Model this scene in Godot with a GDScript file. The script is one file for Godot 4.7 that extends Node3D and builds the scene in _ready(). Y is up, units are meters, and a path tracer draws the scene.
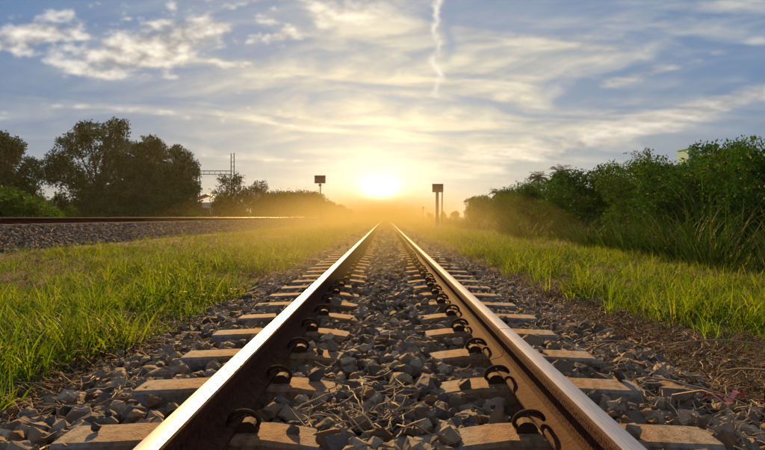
extends Node3D
# A railway track running straight towards a low sun. Units metres, y up, the track runs along -z.

const CAM_H := 0.662        # camera above the sleeper tops
const HEAD := 0.156         # rail head above the sleeper tops
const ROW0 := 1.98          # distance of the first sleeper in view
const PITCH := 0.603        # sleeper spacing
const SECOND_X := -9.55     # middle of the other track
const SECOND_Y := 0.505     # its sleeper tops

var rng := RandomNumberGenerator.new()
var used := {}
var mats := {}
var soft := FastNoiseLite.new()
var fine := FastNoiseLite.new()

# ------------------------------------------------------------------ helpers
func numbered(called: String) -> String:
	var n: int = used.get(called, -1) + 1
	used[called] = n
	return called if n == 0 else "%s_%03d" % [called, n]

func thing(called: String, label: String, category: String, at := Vector3.ZERO, turn := 0.0, group := "") -> Node3D:
	var o := Node3D.new()
	o.name = numbered(called)
	add_child(o)
	o.position = at
	o.rotation.y = turn
	tag(o, label, category, group)
	return o

func tag(o: Node, label: String, category: String, group := "", kind := "") -> void:
	if label: o.set_meta("label", label)
	if category: o.set_meta("category", category)
	if group: o.set_meta("group", group)
	if kind: o.set_meta("kind", kind)

func part(called: String, mesh: Mesh, m: Material, parent: Node, at := Transform3D()) -> MeshInstance3D:
	var o := MeshInstance3D.new()
	o.name = called if parent != self else numbered(called)
	o.mesh = mesh
	o.material_override = m
	o.transform = at
	parent.add_child(o, true)
	return o

func copy(o: Node3D, at: Vector3, turn: float, label := "", group := "") -> Node3D:
	var c: Node3D = o.duplicate()
	c.name = numbered(String(o.get_meta("called", o.name)))
	add_child(c)
	c.position = at
	c.rotation.y = turn
	if label: c.set_meta("label", label)
	if group: c.set_meta("group", group)
	return c

func mesh_of(v: PackedVector3Array, c := PackedColorArray(), n := PackedVector3Array(), ix := PackedInt32Array()) -> ArrayMesh:
	var a := []
	a.resize(Mesh.ARRAY_MAX)
	a[Mesh.ARRAY_VERTEX] = v
	if c.size(): a[Mesh.ARRAY_COLOR] = c
	if n.size(): a[Mesh.ARRAY_NORMAL] = n
	if ix.size(): a[Mesh.ARRAY_INDEX] = ix
	var m := ArrayMesh.new()
	m.add_surface_from_arrays(Mesh.PRIMITIVE_TRIANGLES, a)
	return m

func add_box(v: PackedVector3Array, lo: Vector3, hi: Vector3) -> void:
	var p := []
	for i in 8:
		p.append(Vector3(hi.x if i & 1 else lo.x, hi.y if i & 2 else lo.y, hi.z if i & 4 else lo.z))
	for q in [[0, 1, 3, 2], [4, 6, 7, 5], [0, 4, 5, 1], [2, 3, 7, 6], [0, 2, 6, 4], [1, 5, 7, 3]]:
		for k in [0, 1, 2, 0, 2, 3]:
			v.append(p[q[k]])

func box_mesh(lo: Vector3, hi: Vector3) -> ArrayMesh:
	var v := PackedVector3Array()
	add_box(v, lo, hi)
	return mesh_of(v)

# a tube along points, one radius each; smooth normals, closed ends
func tube(pts: Array, radii: Array, sides := 8) -> ArrayMesh:
	var v := PackedVector3Array()
	var n := PackedVector3Array()
	var ix := PackedInt32Array()
	add_tube(v, n, ix, pts, radii, sides)
	return mesh_of(v, PackedColorArray(), n, ix)

func add_tube(v: PackedVector3Array, n: PackedVector3Array, ix: PackedInt32Array, pts: Array, radii: Array, sides := 8) -> void:
	var first := v.size()
	var side := Vector3.ZERO
	for i in pts.size():
		var a: Vector3 = pts[maxi(i - 1, 0)]
		var b: Vector3 = pts[mini(i + 1, pts.size() - 1)]
		var d := (b - a).normalized()
		if i == 0:
			side = d.cross(Vector3.UP if absf(d.y) < 0.9 else Vector3.RIGHT).normalized()
		else:
			side = (side - d * side.dot(d)).normalized()
		var up := d.cross(side)
		var c: Vector3 = pts[i]
		var r: float = radii[i]
		for k in sides:
			var t := TAU * k / sides
			var o := side * cos(t) + up * sin(t)
			v.append(c + o * r)
			n.append(o)
	for i in pts.size() - 1:
		for k in sides:
			var p := first + i * sides + k
			var q := first + i * sides + (k + 1) % sides
			ix.append_array([p, p + sides, q, q, p + sides, q + sides])
	for e in [0, pts.size() - 1]:
		var c0 := v.size()
		var back: Vector3 = (pts[0] - pts[1]).normalized() if e == 0 else (pts[e] - pts[e - 1]).normalized()
		v.append(pts[e]); n.append(back)
		for k in sides:
			v.append(v[first + e * sides + k]); n.append(back)
		for k in sides:
			ix.append_array([c0, c0 + 1 + k, c0 + 1 + (k + 1) % sides])

# a closed outline in x-y swept along z, each face flat, with ends
func sweep(outline: PackedVector2Array, z0: float, z1: float, closed := true) -> ArrayMesh:
	var v := PackedVector3Array()
	var m := outline.size()
	for i in (m if closed else m - 1):
		var a := outline[i]
		var b := outline[(i + 1) % m]
		var q := [Vector3(a.x, a.y, z0), Vector3(b.x, b.y, z0), Vector3(b.x, b.y, z1), Vector3(a.x, a.y, z1)]
		for k in [0, 1, 2, 0, 2, 3]: v.append(q[k])
	if closed:
		var tri := Geometry2D.triangulate_polygon(outline)
		for z in [z0, z1]:
			for k in tri: v.append(Vector3(outline[k].x, outline[k].y, z))
	return mesh_of(v)

func noise_tex(seed_: int, freq: float, ramp: Array, size := 512, octaves := 5, kind := FastNoiseLite.TYPE_SIMPLEX_SMOOTH) -> NoiseTexture2D:
	var n := FastNoiseLite.new()
	n.seed = seed_; n.frequency = freq; n.noise_type = kind
	n.fractal_octaves = octaves; n.fractal_gain = 0.55
	var t := NoiseTexture2D.new()
	t.width = size; t.height = size; t.seamless = true; t.noise = n
	if ramp.size():
		var g := Gradient.new()
		var offs := PackedFloat32Array()
		var cols := PackedColorArray()
		for r in ramp:
			offs.append(r[0]); cols.append(Color(r[1], r[2], r[3]).linear_to_srgb())
		g.offsets = offs; g.colors = cols
		t.color_ramp = g
	return t

func mat(called: String, c: Color, rough := 0.8) -> StandardMaterial3D:
	var m := StandardMaterial3D.new()
	m.resource_name = called
	m.albedo_color = c.linear_to_srgb()
	m.roughness = rough
	mats[called] = m
	return m

func textured(called: String, tex: Texture2D, scale: float, rough: float, bump: Texture2D = null, depth := 0.0, world := true) -> StandardMaterial3D:
	var m := mat(called, Color(1, 1, 1), rough)
	m.albedo_texture = tex
	m.uv1_triplanar = true
	m.uv1_world_triplanar = world
	m.uv1_scale = Vector3.ONE * scale
	if bump:
		m.heightmap_enabled = true
		m.heightmap_texture = bump
		m.heightmap_scale = depth
	return m

func rr(a: float, b: float) -> float:
	return rng.randf_range(a, b)

func rdir() -> Vector3:
	var z := rr(-1, 1)
	var t := rr(0, TAU)
	var r := sqrt(1 - z * z)
	return Vector3(r * cos(t), z, r * sin(t))

# ------------------------------------------------------------------ sky
func sky_image() -> Image:
	var w := 3072
	var h := 1536
	var data := PackedFloat32Array()
	data.resize(w * h * 3)
	var cirrus := FastNoiseLite.new()
	cirrus.seed = 11; cirrus.frequency = 1.0; cirrus.fractal_octaves = 6; cirrus.fractal_gain = 0.55
	var puff := FastNoiseLite.new()
	puff.seed = 5; puff.frequency = 1.0; puff.fractal_octaves = 5; puff.fractal_gain = 0.6
	var low := FastNoiseLite.new()
	low.seed = 23; low.frequency = 1.0; low.fractal_octaves = 2
	# banks of broken cloud and veils of thin cloud: [middle u, middle v, half length, half width, slope, strength], u and v as tangents of bearing and height
	var banks := [
		[-0.31, 0.285, 0.13, 0.040, 0.10, 0.80], [-0.40, 0.245, 0.10, 0.028, 0.28, 0.68], [-0.545, 0.285, 0.085, 0.026, 0.20, 0.82], [-0.33, 0.225, 0.05, 0.012, 0.0, 0.35],
		[-0.145, 0.278, 0.05, 0.016, 0.12, 0.55], [-0.21, 0.185, 0.06, 0.022, 0.05, 0.40], [0.03, 0.155, 0.13, 0.018, 0.05, 0.35],
		[0.50, 0.172, 0.22, 0.020, 0.25, 0.95], [0.28, 0.110, 0.16, 0.014, 0.20, 0.75], [0.42, 0.225, 0.20, 0.014, 0.28, 0.70], [0.22, 0.212, 0.14, 0.020, 0.10, 0.60], [0.30, 0.285, 0.14, 0.02, 0.15, 0.5],
		[0.17, 0.10, 0.10, 0.010, 0.03, 0.35], [0.0, 0.115, 0.12, 0.010, 0.03, 0.40], [-0.1, 0.085, 0.10, 0.008, 0.0, 0.30], [0.55, 0.33, 0.10, 0.02, 0.1, 0.5], [-0.02, 0.325, 0.10, 0.02, 0.1, 0.5]]
	var veils := [
		[0.05, 0.20, 0.24, 0.10, 0.0, 0.50], [0.30, 0.25, 0.22, 0.055, 0.12, 0.58], [0.47, 0.165, 0.24, 0.034, 0.24, 0.62], [0.05, 0.11, 0.30, 0.06, 0.04, 0.45],
		[0.55, 0.335, 0.16, 0.05, 0.0, 0.5], [-0.19, 0.19, 0.12, 0.05, 0.0, 0.40], [-0.33, 0.27, 0.16, 0.06, 0.12, 0.35], [-0.05, 0.30, 0.12, 0.05, 0.1, 0.45], [-0.5, 0.16, 0.2, 0.05, 0.0, 0.25]]
	var sun := Vector3(-0.0085, 0.041, -1).normalized()
	var dirx := cos(deg_to_rad(24))
	var dirz := sin(deg_to_rad(24))
	for j in h / 2:
		var el := PI / 2 - PI * (j + 0.5) / h
		var y := sin(el)
		var ce := cos(el)
		var eld := rad_to_deg(el)
		var at := j * w * 3
		var flat := 1.0 / (y + 0.07)
		for i in w:
			var az := TAU * (i + 0.5) / w
			var x := sin(az) * ce
			var z := -cos(az) * ce
			var ang := rad_to_deg(acos(clampf(x * sun.x + y * sun.y + z * sun.z, -1, 1)))
			# clear air
			var t := 1.0 - exp(-eld / 8.0)
			var side := exp(-ang / 14.0)
			var warm := exp(-eld / 5.5)
			var r := lerpf(0.15, 0.052, t) + warm * 0.27
			var g := lerpf(0.25, 0.185, t) + warm * 0.18
			var b := lerpf(0.39, 0.43, t) - warm * 0.04
			r += side * 0.55; g += side * 0.42; b += side * 0.15
			# clouds
			var px := x * flat
			var pz := z * flat
			var s := px * dirx - pz * dirz
			var q := px * dirz + pz * dirx
			var wob := low.get_noise_2d(s * 0.5, q * 0.7)
			var c1 := cirrus.get_noise_2d(s * 0.42 + wob * 0.4, q * 1.35 + wob * 0.7)
			var c2 := puff.get_noise_2d(s * 4.2 + c1, q * 7.5)
			var cover := 0.06 + 0.30 * low.get_noise_2d(s * 0.22 + 40.0, q * 0.3)
			var thin := 0.36 + 0.4 * low.get_noise_2d(s * 0.3 + 80.0, q * 0.4)
			if z < -0.4 and eld < 30:
				var u := -x / z
				var v := -y / z
				var here := smoothstep(24.0, 29.0, eld)
				var ahead := smoothstep(0.4, 0.6, -z) * (1.0 - here) * (1.0 - smoothstep(-0.15, 0.1, u))
				if ahead > 0.0: c2 = lerpf(c2, puff.get_noise_2d(u * 16.0 + v * 10.0, v * 34.0 - u * 7.0) * 1.25, ahead)
				cover = lerpf(-0.38, cover, here)
				thin = lerpf(0.02, thin, here)
				for k in banks:
					var du: float = u - k[0]
					var dv: float = v - k[1] - k[4] * du
					var e: float = (du / k[2]) ** 2 + (dv / k[3]) ** 2
					if e < 5.0: cover += k[5] * exp(-e) * (1.0 - here)
				for k in veils:
					var du: float = u - k[0]
					var dv: float = v - k[1] - k[4] * du
					var e: float = (du / k[2]) ** 2 + (dv / k[3]) ** 2
					if e < 5.0: thin += k[5] * exp(-e) * (1.0 - here)
			var ragged := 1.0 if z > -0.4 else 1.0 - 0.6 * smoothstep(-0.1, 0.1, -x / z)
			c2 *= ragged
			var dens := clampf(cover + c1 * 0.6 + c2 * 0.42, 0.0, 1.0)
			dens = 1.0 - exp(-dens * 2.8)
			var c3 := cirrus.get_noise_2d(s * 1.5 + wob * 2.0 + 17.0, q * 6.5 + c1 * 1.5)
			if z < -0.4:
				var u3 := -x / z
				var v3 := -y / z - 0.24 * u3
				c3 = lerpf(c3, cirrus.get_noise_2d(u3 * 5.0 + wob * 0.6 + 3.0, v3 * 24.0 + wob * 0.8 + c1 * 0.7), smoothstep(0.4, 0.6, -z) * (1.0 - smoothstep(24.0, 29.0, eld)))
			thin = clampf(thin * clampf(0.75 + c1 * 1.5 + c2 * 0.30 + c3 * 0.85, 0.0, 1.6), 0.0, 0.88)
			var lit := clampf(0.70 + c2 * 0.85 + c1 * 0.4, 0.35, 1.2)
			var near := exp(-ang / 18.0)
			var cr := (0.68 + near * 0.50) * lit + 0.08
			var cg := (0.64 + near * 0.36) * lit + 0.09
			var cb := (0.56 + near * 0.10) * lit + 0.12
			var vlit := 1.06 + 0.32 * c3 + 0.15 * c1
			var vr := (0.40 + near * 0.62) * vlit
			var vg := (0.44 + near * 0.40) * vlit
			var vb := (0.46 + near * 0.03) * vlit
			dens *= clampf(eld / 3.0, 0.15, 1.0)
			# the vapour trail
			if z < -0.8 and eld > 9 and eld < 24:
				var u2 := -x / z
				var v2 := -y / z
				var mid := 0.080 + 0.013 * puff.get_noise_2d(v2 * 22.0, 3.0) - (v2 - 0.26) * 0.02
				var wide := 0.0052 + 0.005 * puff.get_noise_2d(v2 * 34.0, 9.0)
				var fall := exp(-((u2 - mid) / maxf(wide, 0.0015)) ** 2) * smoothstep(0.17, 0.22, v2) * (1.0 - smoothstep(0.38, 0.46, v2))
				fall *= clampf(0.8 + 1.3 * puff.get_noise_2d(u2 * 60.0, v2 * 32.0), 0.05, 1.0)
				dens = maxf(dens, fall * 0.9)
				if fall > 0.15:
					cr = maxf(cr, 0.90); cg = maxf(cg, 0.85); cb = maxf(cb, 0.75)
				var dark := exp(-((u2 - mid - 0.020) / 0.009) ** 2) * smoothstep(0.215, 0.27, v2) * (1.0 - smoothstep(0.38, 0.46, v2)) * 0.75
				dens *= 1.0 - dark
				thin *= 1.0 - dark
			r = lerpf(r, vr, thin); g = lerpf(g, vg, thin); b = lerpf(b, vb, thin)
			r = lerpf(r, cr, dens); g = lerpf(g, cg, dens); b = lerpf(b, cb, dens)
			# the sun and the bright air round it
			var wide_ := 90.0
			if z < 0: wide_ = sqrt((rad_to_deg(-x / z + 0.0085) / 1.45) ** 2 + (rad_to_deg(-y / z - 0.043) / 0.85) ** 2)
			var core := exp(-minf(wide_ / 0.85, 9.0) ** 2) * 2.4 + exp(-minf(wide_ / 2.2, 9.0) ** 2) * 0.22
			var halo := exp(-ang / 5.5) * 0.70
			r += core + halo; g += core * 0.92 + halo * 0.80; b += core * 0.80 + halo * 0.50
			data[at] = r; data[at + 1] = g; data[at + 2] = b
			at += 3
	for j in range(h / 2, h):
		var at := j * w * 3
		for i in w * 3:
			data[at + i] = 0.12
	return Image.create_from_data(w, h, false, Image.FORMAT_RGBF, data.to_byte_array())

# ------------------------------------------------------------------ ground heights
func ground_y(x: float, z: float) -> float:
	var y := 0.0
	if x < 0:
		if x > -1.2: y = -0.24
		elif x > -1.9: y = lerpf(-0.24, -0.13, (-x - 1.2) / 0.7)
		elif x > -6.3: y = lerpf(-0.13, -0.10, (-x - 1.9) / 4.4)
		elif x > -7.2: y = lerpf(-0.10, 0.0, (-x - 6.3) / 0.9)
		elif x > -8.3: y = lerpf(0.0, 0.30, (-x - 7.2) / 1.1)
		elif x > -11.2: y = 0.30
		elif x > -13: y = lerpf(0.30, -0.1, (-x - 11.2) / 1.8)
		else: y = -0.1
	else:
		if x < 1.2: y = -0.24
		elif x < 1.9: y = lerpf(-0.24, -0.13, (x - 1.2) / 0.7)
		elif x < 5.0: y = lerpf(-0.13, -0.08, (x - 1.9) / 3.1)
		elif x < 9.0: y = lerpf(-0.08, 0.12, (x - 5.0) / 4.0)
		else: y = 0.12
	if absf(x) > 1.4 and not (x < -6.8 and x > -12):
		y += soft.get_noise_2d(x * 0.9, z * 0.9) * 0.035
	return y

# top of the ballast of the near track
func ballast_y(x: float, z: float) -> float:
	var a := absf(x)
	var y := -0.055
	if a < 0.30: y = lerpf(-0.030, -0.068, smoothstep(0.06, 0.26, a))
	elif a < 0.62: y = -0.072
	elif a < 1.0: y = -0.068
	else: y = lerpf(-0.068, -0.17, clampf((a - 1.0) / 0.55, 0, 1))
	if a < 0.24 and -z > 2.8: y += 0.018
	return y + soft.get_noise_2d(x * 3.0, z * 3.0) * 0.022

# ------------------------------------------------------------------ stones
func stone_mesh(seed_: int) -> ArrayMesh:
	# crushed rock: the hull of a few scattered points, its faces split and roughened
	rng.seed = seed_
	var pts := []
	var sx := rr(0.9, 1.3)
	var sy := rr(0.6, 0.95)
	var sz := rr(0.75, 1.05)
	while pts.size() < 13:
		var p := rdir() * rr(0.82, 1.1)
		var ok := true
		for q in pts:
			if p.distance_to(q) < 0.45: ok = false
		if ok: pts.append(p)
	var tri := []
	for a in pts.size():
		for b in range(a + 1, pts.size()):
			for c in range(b + 1, pts.size()):
				var n: Vector3 = (pts[b] - pts[a]).cross(pts[c] - pts[a])
				var plus := false
				var minus := false
				for q in pts:
					var d: float = n.dot(q - pts[a])
					if d > 1e-6: plus = true
					elif d < -1e-6: minus = true
				if not (plus and minus): tri.append([pts[a], pts[b], pts[c]])
	for level in 2:
		var next := []
		for t in tri:
			var ab: Vector3 = (t[0] + t[1]) / 2
			var bc: Vector3 = (t[1] + t[2]) / 2
			var ca: Vector3 = (t[2] + t[0]) / 2
			next.append_array([[t[0], ab, ca], [ab, t[1], bc], [ca, bc, t[2]], [ab, bc, ca]])
		tri = next
	var out := PackedVector3Array()
	for t in tri:
		for p in t:
			var k: float = 1.0 + 0.12 * fine.get_noise_3dv(p * 1.3 + Vector3.ONE * seed_) + 0.07 * fine.get_noise_3dv(p * 4.0 + Vector3.ONE * seed_)
			out.append(Vector3(p.x * sx, p.y * sy, p.z * sz) * k)
	return mesh_of(out)

# copies of several meshes: rows of [mesh number, transform, colour]
func scatter(called: String, meshes: Array, m: Material, rows: Array, parent: Node, label := "", category := "") -> void:
	var by := []
	for k in meshes.size(): by.append([])
	for r in rows: by[r[0]].append(r)
	for k in meshes.size():
		if by[k].is_empty(): continue
		var mm := MultiMesh.new()
		mm.transform_format = MultiMesh.TRANSFORM_3D
		mm.use_colors = true
		mm.mesh = meshes[k]
		mm.instance_count = by[k].size()
		for i in by[k].size():
			mm.set_instance_transform(i, by[k][i][1])
			mm.set_instance_color(i, by[k][i][2])
		var o := MultiMeshInstance3D.new()
		o.name = called if parent != self else numbered(called)
		o.multimesh = mm
		o.material_override = m
		tag(o, label, category, "", "stuff")
		parent.add_child(o, true)

func stone_color() -> Color:
	var k := rng.randf()
	var b := rr(0.42, 1.5)
	if k < 0.50: return Color(0.265, 0.215, 0.165) * b
	if k < 0.70: return Color(0.36, 0.265, 0.17) * b
	if k < 0.88: return Color(0.49, 0.40, 0.295) * b
	if k < 0.94: return Color(0.24, 0.14, 0.08) * b
	return Color(0.18, 0.16, 0.145) * b

func bank_stone_color() -> Color:   # darker, browner mix of stones for the raised track
	var k := rng.randf()
	var b := rr(0.5, 1.4)
	if k < 0.55: return Color(0.15, 0.125, 0.10) * b
	if k < 0.85: return Color(0.20, 0.15, 0.10) * b
	return Color(0.30, 0.26, 0.21) * b

func stone_basis(size: float) -> Basis:
	return Basis(rdir(), rr(0, TAU)).scaled(Vector3.ONE * size)

func lying_basis(size: float) -> Basis:   # flat side roughly down
	return (Basis(Vector3.UP, rr(0, TAU)) * Basis(Vector3.RIGHT, rr(-0.5, 0.5)) * Basis(Vector3.BACK, rr(-0.5, 0.5))).scaled(Vector3.ONE * size)

# ------------------------------------------------------------------ blades and leaves
func add_blade(v: PackedVector3Array, c: PackedColorArray, root: Vector3, dir: Vector3, length: float, width: float, droop: float, col: Color, seg := 4) -> void:
	var p := root
	var d := (Vector3.UP + dir * rr(0.12, 0.5)).normalized()
	var side := d.cross(dir + Vector3(0.01, 0, 0.02)).normalized()
	side = side.rotated(d, rr(-0.8, 0.8))
	var step := length / seg
	var w0 := width * 0.7
	for k in seg:
		var t := float(k + 1) / seg
		d = (d + (dir * 0.5 - Vector3.UP) * droop * t).normalized()
		var q := p + d * step
		var w1 := width * (1.0 - t ** 2.2)
		var a := p - side * w0 / 2
		var b := p + side * w0 / 2
		var e := q - side * w1 / 2
		var f := q + side * w1 / 2
		v.append(a); v.append(b); v.append(f)
		for i in 3: c.append(col)
		if k < seg - 1:
			v.append(a); v.append(f); v.append(e)
			for i in 3: c.append(col)
		p = q
		w0 = w1

func tuft_mesh(seed_: int, blades: int, spread: float, len0: float, len1: float, width: float, droop: float, cols: Array, seg := 4) -> ArrayMesh:
	rng.seed = seed_
	var v := PackedVector3Array()
	var c := PackedColorArray()
	for k in blades:
		var t := rr(0, TAU)
		var dir := Vector3(cos(t), 0, sin(t))
		var col: Color = cols[rng.randi() % cols.size()] * rr(0.75, 1.25)
		var root := dir.rotated(Vector3.UP, rr(-1, 1)) * spread * sqrt(rng.randf())
		add_blade(v, c, root, dir, rr(len0, len1), width * rr(0.6, 1.2), droop * rr(0.4, 1.5), col, seg)
	return mesh_of(v, c)

func add_leaf(v: PackedVector3Array, c: PackedColorArray, at: Vector3, along: Vector3, up: Vector3, length: float, width: float, col: Color) -> void:
	var side := along.cross(up).normalized() * width * 0.5
	var n := side.cross(along).normalized()
	var tip := at + along * length
	var mid := at + along * length * 0.45
	var l := mid - side + n * width * 0.18
	var r := mid + side + n * width * 0.18
	v.append(at); v.append(r); v.append(tip)
	v.append(at); v.append(tip); v.append(l)
	for i in 6: c.append(col)

# leaves in clumps: rows of [middle, radius]; leaves sit on small sprays near each clump's surface
func crown_mesh(clumps: Array, sprays: int, leaves: int, leaf: float, cols: Array, squash := 0.8) -> ArrayMesh:
	var v := PackedVector3Array()
	var c := PackedColorArray()
	var total := 0.0
	for k in clumps: total += k[1] ** 2
	for k in clumps:
		var mid: Vector3 = k[0]
		var rad: float = k[1]
		for s in maxi(4, int(sprays * rad * rad / total)):
			var d := rdir()
			var far := rad * pow(rng.randf(), 0.38) * rr(0.85, 1.12)
			var lump := 1.0 + 0.35 * fine.get_noise_3dv((mid + d * rad) * (1.6 / rad))
			var at := mid + Vector3(d.x, d.y * squash, d.z) * far * lump
			var col: Color = cols[rng.randi() % cols.size()] * rr(0.7, 1.3)
			var twig := (d + Vector3.UP * 0.4 + rdir() * 0.7).normalized()
			for l in leaves:
				var along := (twig + rdir() * 1.1 + Vector3.DOWN * 0.25).normalized()
				add_leaf(v, c, at + rdir() * leaf * rr(0.2, 1.5), along, rdir(), leaf * rr(0.7, 1.3), leaf * rr(0.38, 0.6), col * rr(0.85, 1.15))
	return mesh_of(v, c)

func trunk_mesh(height: float, girth: float, ends: Array) -> ArrayMesh:
	var v := PackedVector3Array()
	var n := PackedVector3Array()
	var ix := PackedInt32Array()
	var fork := height * 0.32
	var pts := []
	var rad := []
	for k in 5:
		pts.append(Vector3(rr(-0.06, 0.06) * height * 0.25 * k / 4.0, fork * k / 4.0, rr(-0.06, 0.06) * height * 0.25 * k / 4.0))
		rad.append(girth * (1.25 - 0.5 * k / 4.0))
	add_tube(v, n, ix, pts, rad, 8)
	var top: Vector3 = pts[4]
	for e in ends:
		var p := []
		var r := []
		var mid: Vector3 = top.lerp(e, 0.5) + Vector3(0, -0.06 * height, 0) + rdir() * height * 0.02
		for k in 6:
			var t := k / 5.0
			p.append(top * (1 - t) ** 2 + mid * 2 * t * (1 - t) + e * t * t)
			r.append(girth * lerpf(0.6, 0.12, t))
		add_tube(v, n, ix, p, r, 6)
		for b in 3:
			var at: Vector3 = p[3 + b % 2]
			var to: Vector3 = e + rdir() * height * 0.12
			add_tube(v, n, ix, [at, at.lerp(to, 0.5) + rdir() * height * 0.02, to], [girth * 0.16, girth * 0.1, girth * 0.03], 5)
	return mesh_of(v, PackedColorArray(), n, ix)

func tree(called: String, label: String, category: String, at: Vector3, height: float, girth: float, clumps: Array, sprays: int, leaves: int, leaf: float, cols: Array, m: Material, seed_: int, group := "") -> Node3D:
	rng.seed = seed_
	var t := thing(called, label, category, at, 0.0, group)
	t.set_meta("called", called)
	var ends := []
	for k in clumps: ends.append(k[0])
	part("trunk", trunk_mesh(height, girth, ends), mats.bark, t)
	part("crown", crown_mesh(clumps, sprays, leaves, leaf, cols), m, t)
	return t

func frond(v: PackedVector3Array, c: PackedColorArray, root: Vector3, dir: Vector3, length: float, col: Color) -> void:
	var p := root
	var d := (dir + Vector3.UP * rr(0.3, 1.0)).normalized()
	var seg := 12
	for k in seg:
		var t := float(k) / seg
		d = (d + Vector3.DOWN * 0.14 * (0.5 + t)).normalized()
		var q := p + d * length / seg
		var side := d.cross(Vector3.UP).normalized()
		v.append(p - side * 0.03); v.append(p + side * 0.03); v.append(q)
		for i in 3: c.append(col * 0.8)
		var ll := length * 0.26 * sin(PI * clampf(t * 0.85 + 0.15, 0, 1))
		for s in [-1, 1]:
			for o in 2:
				add_leaf(v, c, p.lerp(q, 0.5 * o), (side * s + d * 0.6 + Vector3.DOWN * 0.35).normalized(), Vector3.UP, ll, 0.09, col * rr(0.8, 1.2))
		p = q

# ------------------------------------------------------------------ the scene
func _ready() -> void:
	soft.seed = 3; soft.frequency = 0.8; soft.fractal_octaves = 3
	fine.seed = 9; fine.frequency = 1.0; fine.fractal_octaves = 3
	# --- camera
	var cam := Camera3D.new()
	cam.name = "camera"
	cam.position = Vector3(-0.01, CAM_H, 0)
	cam.fov = 38.45
	cam.near = 0.05
	cam.far = 6000.0
	cam.rotation = Vector3(-atan(7.6 / 645.0), atan(3.0 / 645.0), 0)
	add_child(cam)
	cam.current = true
	# --- sky and air
	var env := Environment.new()
	env.background_mode = Environment.BG_SKY
	var pano := PanoramaSkyMaterial.new()
	pano.panorama = ImageTexture.create_from_image(sky_image())
	pano.energy_multiplier = 0.48
	env.sky = Sky.new()
	env.sky.sky_material = pano
	env.tonemap_mode = Environment.TONE_MAPPER_LINEAR
	env.tonemap_exposure = 2.05
	env.volumetric_fog_enabled = true
	env.volumetric_fog_density = 0.00012
	env.volumetric_fog_albedo = Color(1.0, 0.96, 0.88)
	env.volumetric_fog_anisotropy = 0.7
	env.sdfgi_enabled = true
	env.ssao_enabled = true
	env.ssil_enabled = true
	var we := WorldEnvironment.new()
	we.name = "world_environment"
	we.environment = env
	add_child(we)
	# --- sun light: from ahead and to the left, as the shadows of rails and sleepers tell
	var sun := DirectionalLight3D.new()
	sun.name = "sun"
	sun.light_color = Color(1.0, 0.77, 0.46)
	sun.light_energy = 1.6
	sun.light_angular_distance = 0.6
	sun.shadow_enabled = true
	var sun_az := deg_to_rad(-9.0)
	var sun_el := deg_to_rad(19.0)
	var towards_sun := Vector3(sin(sun_az) * cos(sun_el), sin(sun_el), -cos(sun_az) * cos(sun_el))
	add_child(sun)
	sun.look_at_from_position(Vector3.ZERO, -towards_sun)
	make_materials()
	build_ground()
	build_track()
	build_second_track()
	build_ballast()
	build_grass()
	build_thicket()
	build_left_trees()
	build_far()
	build_signs()
	build_small_things()
	build_added_mist()

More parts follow.
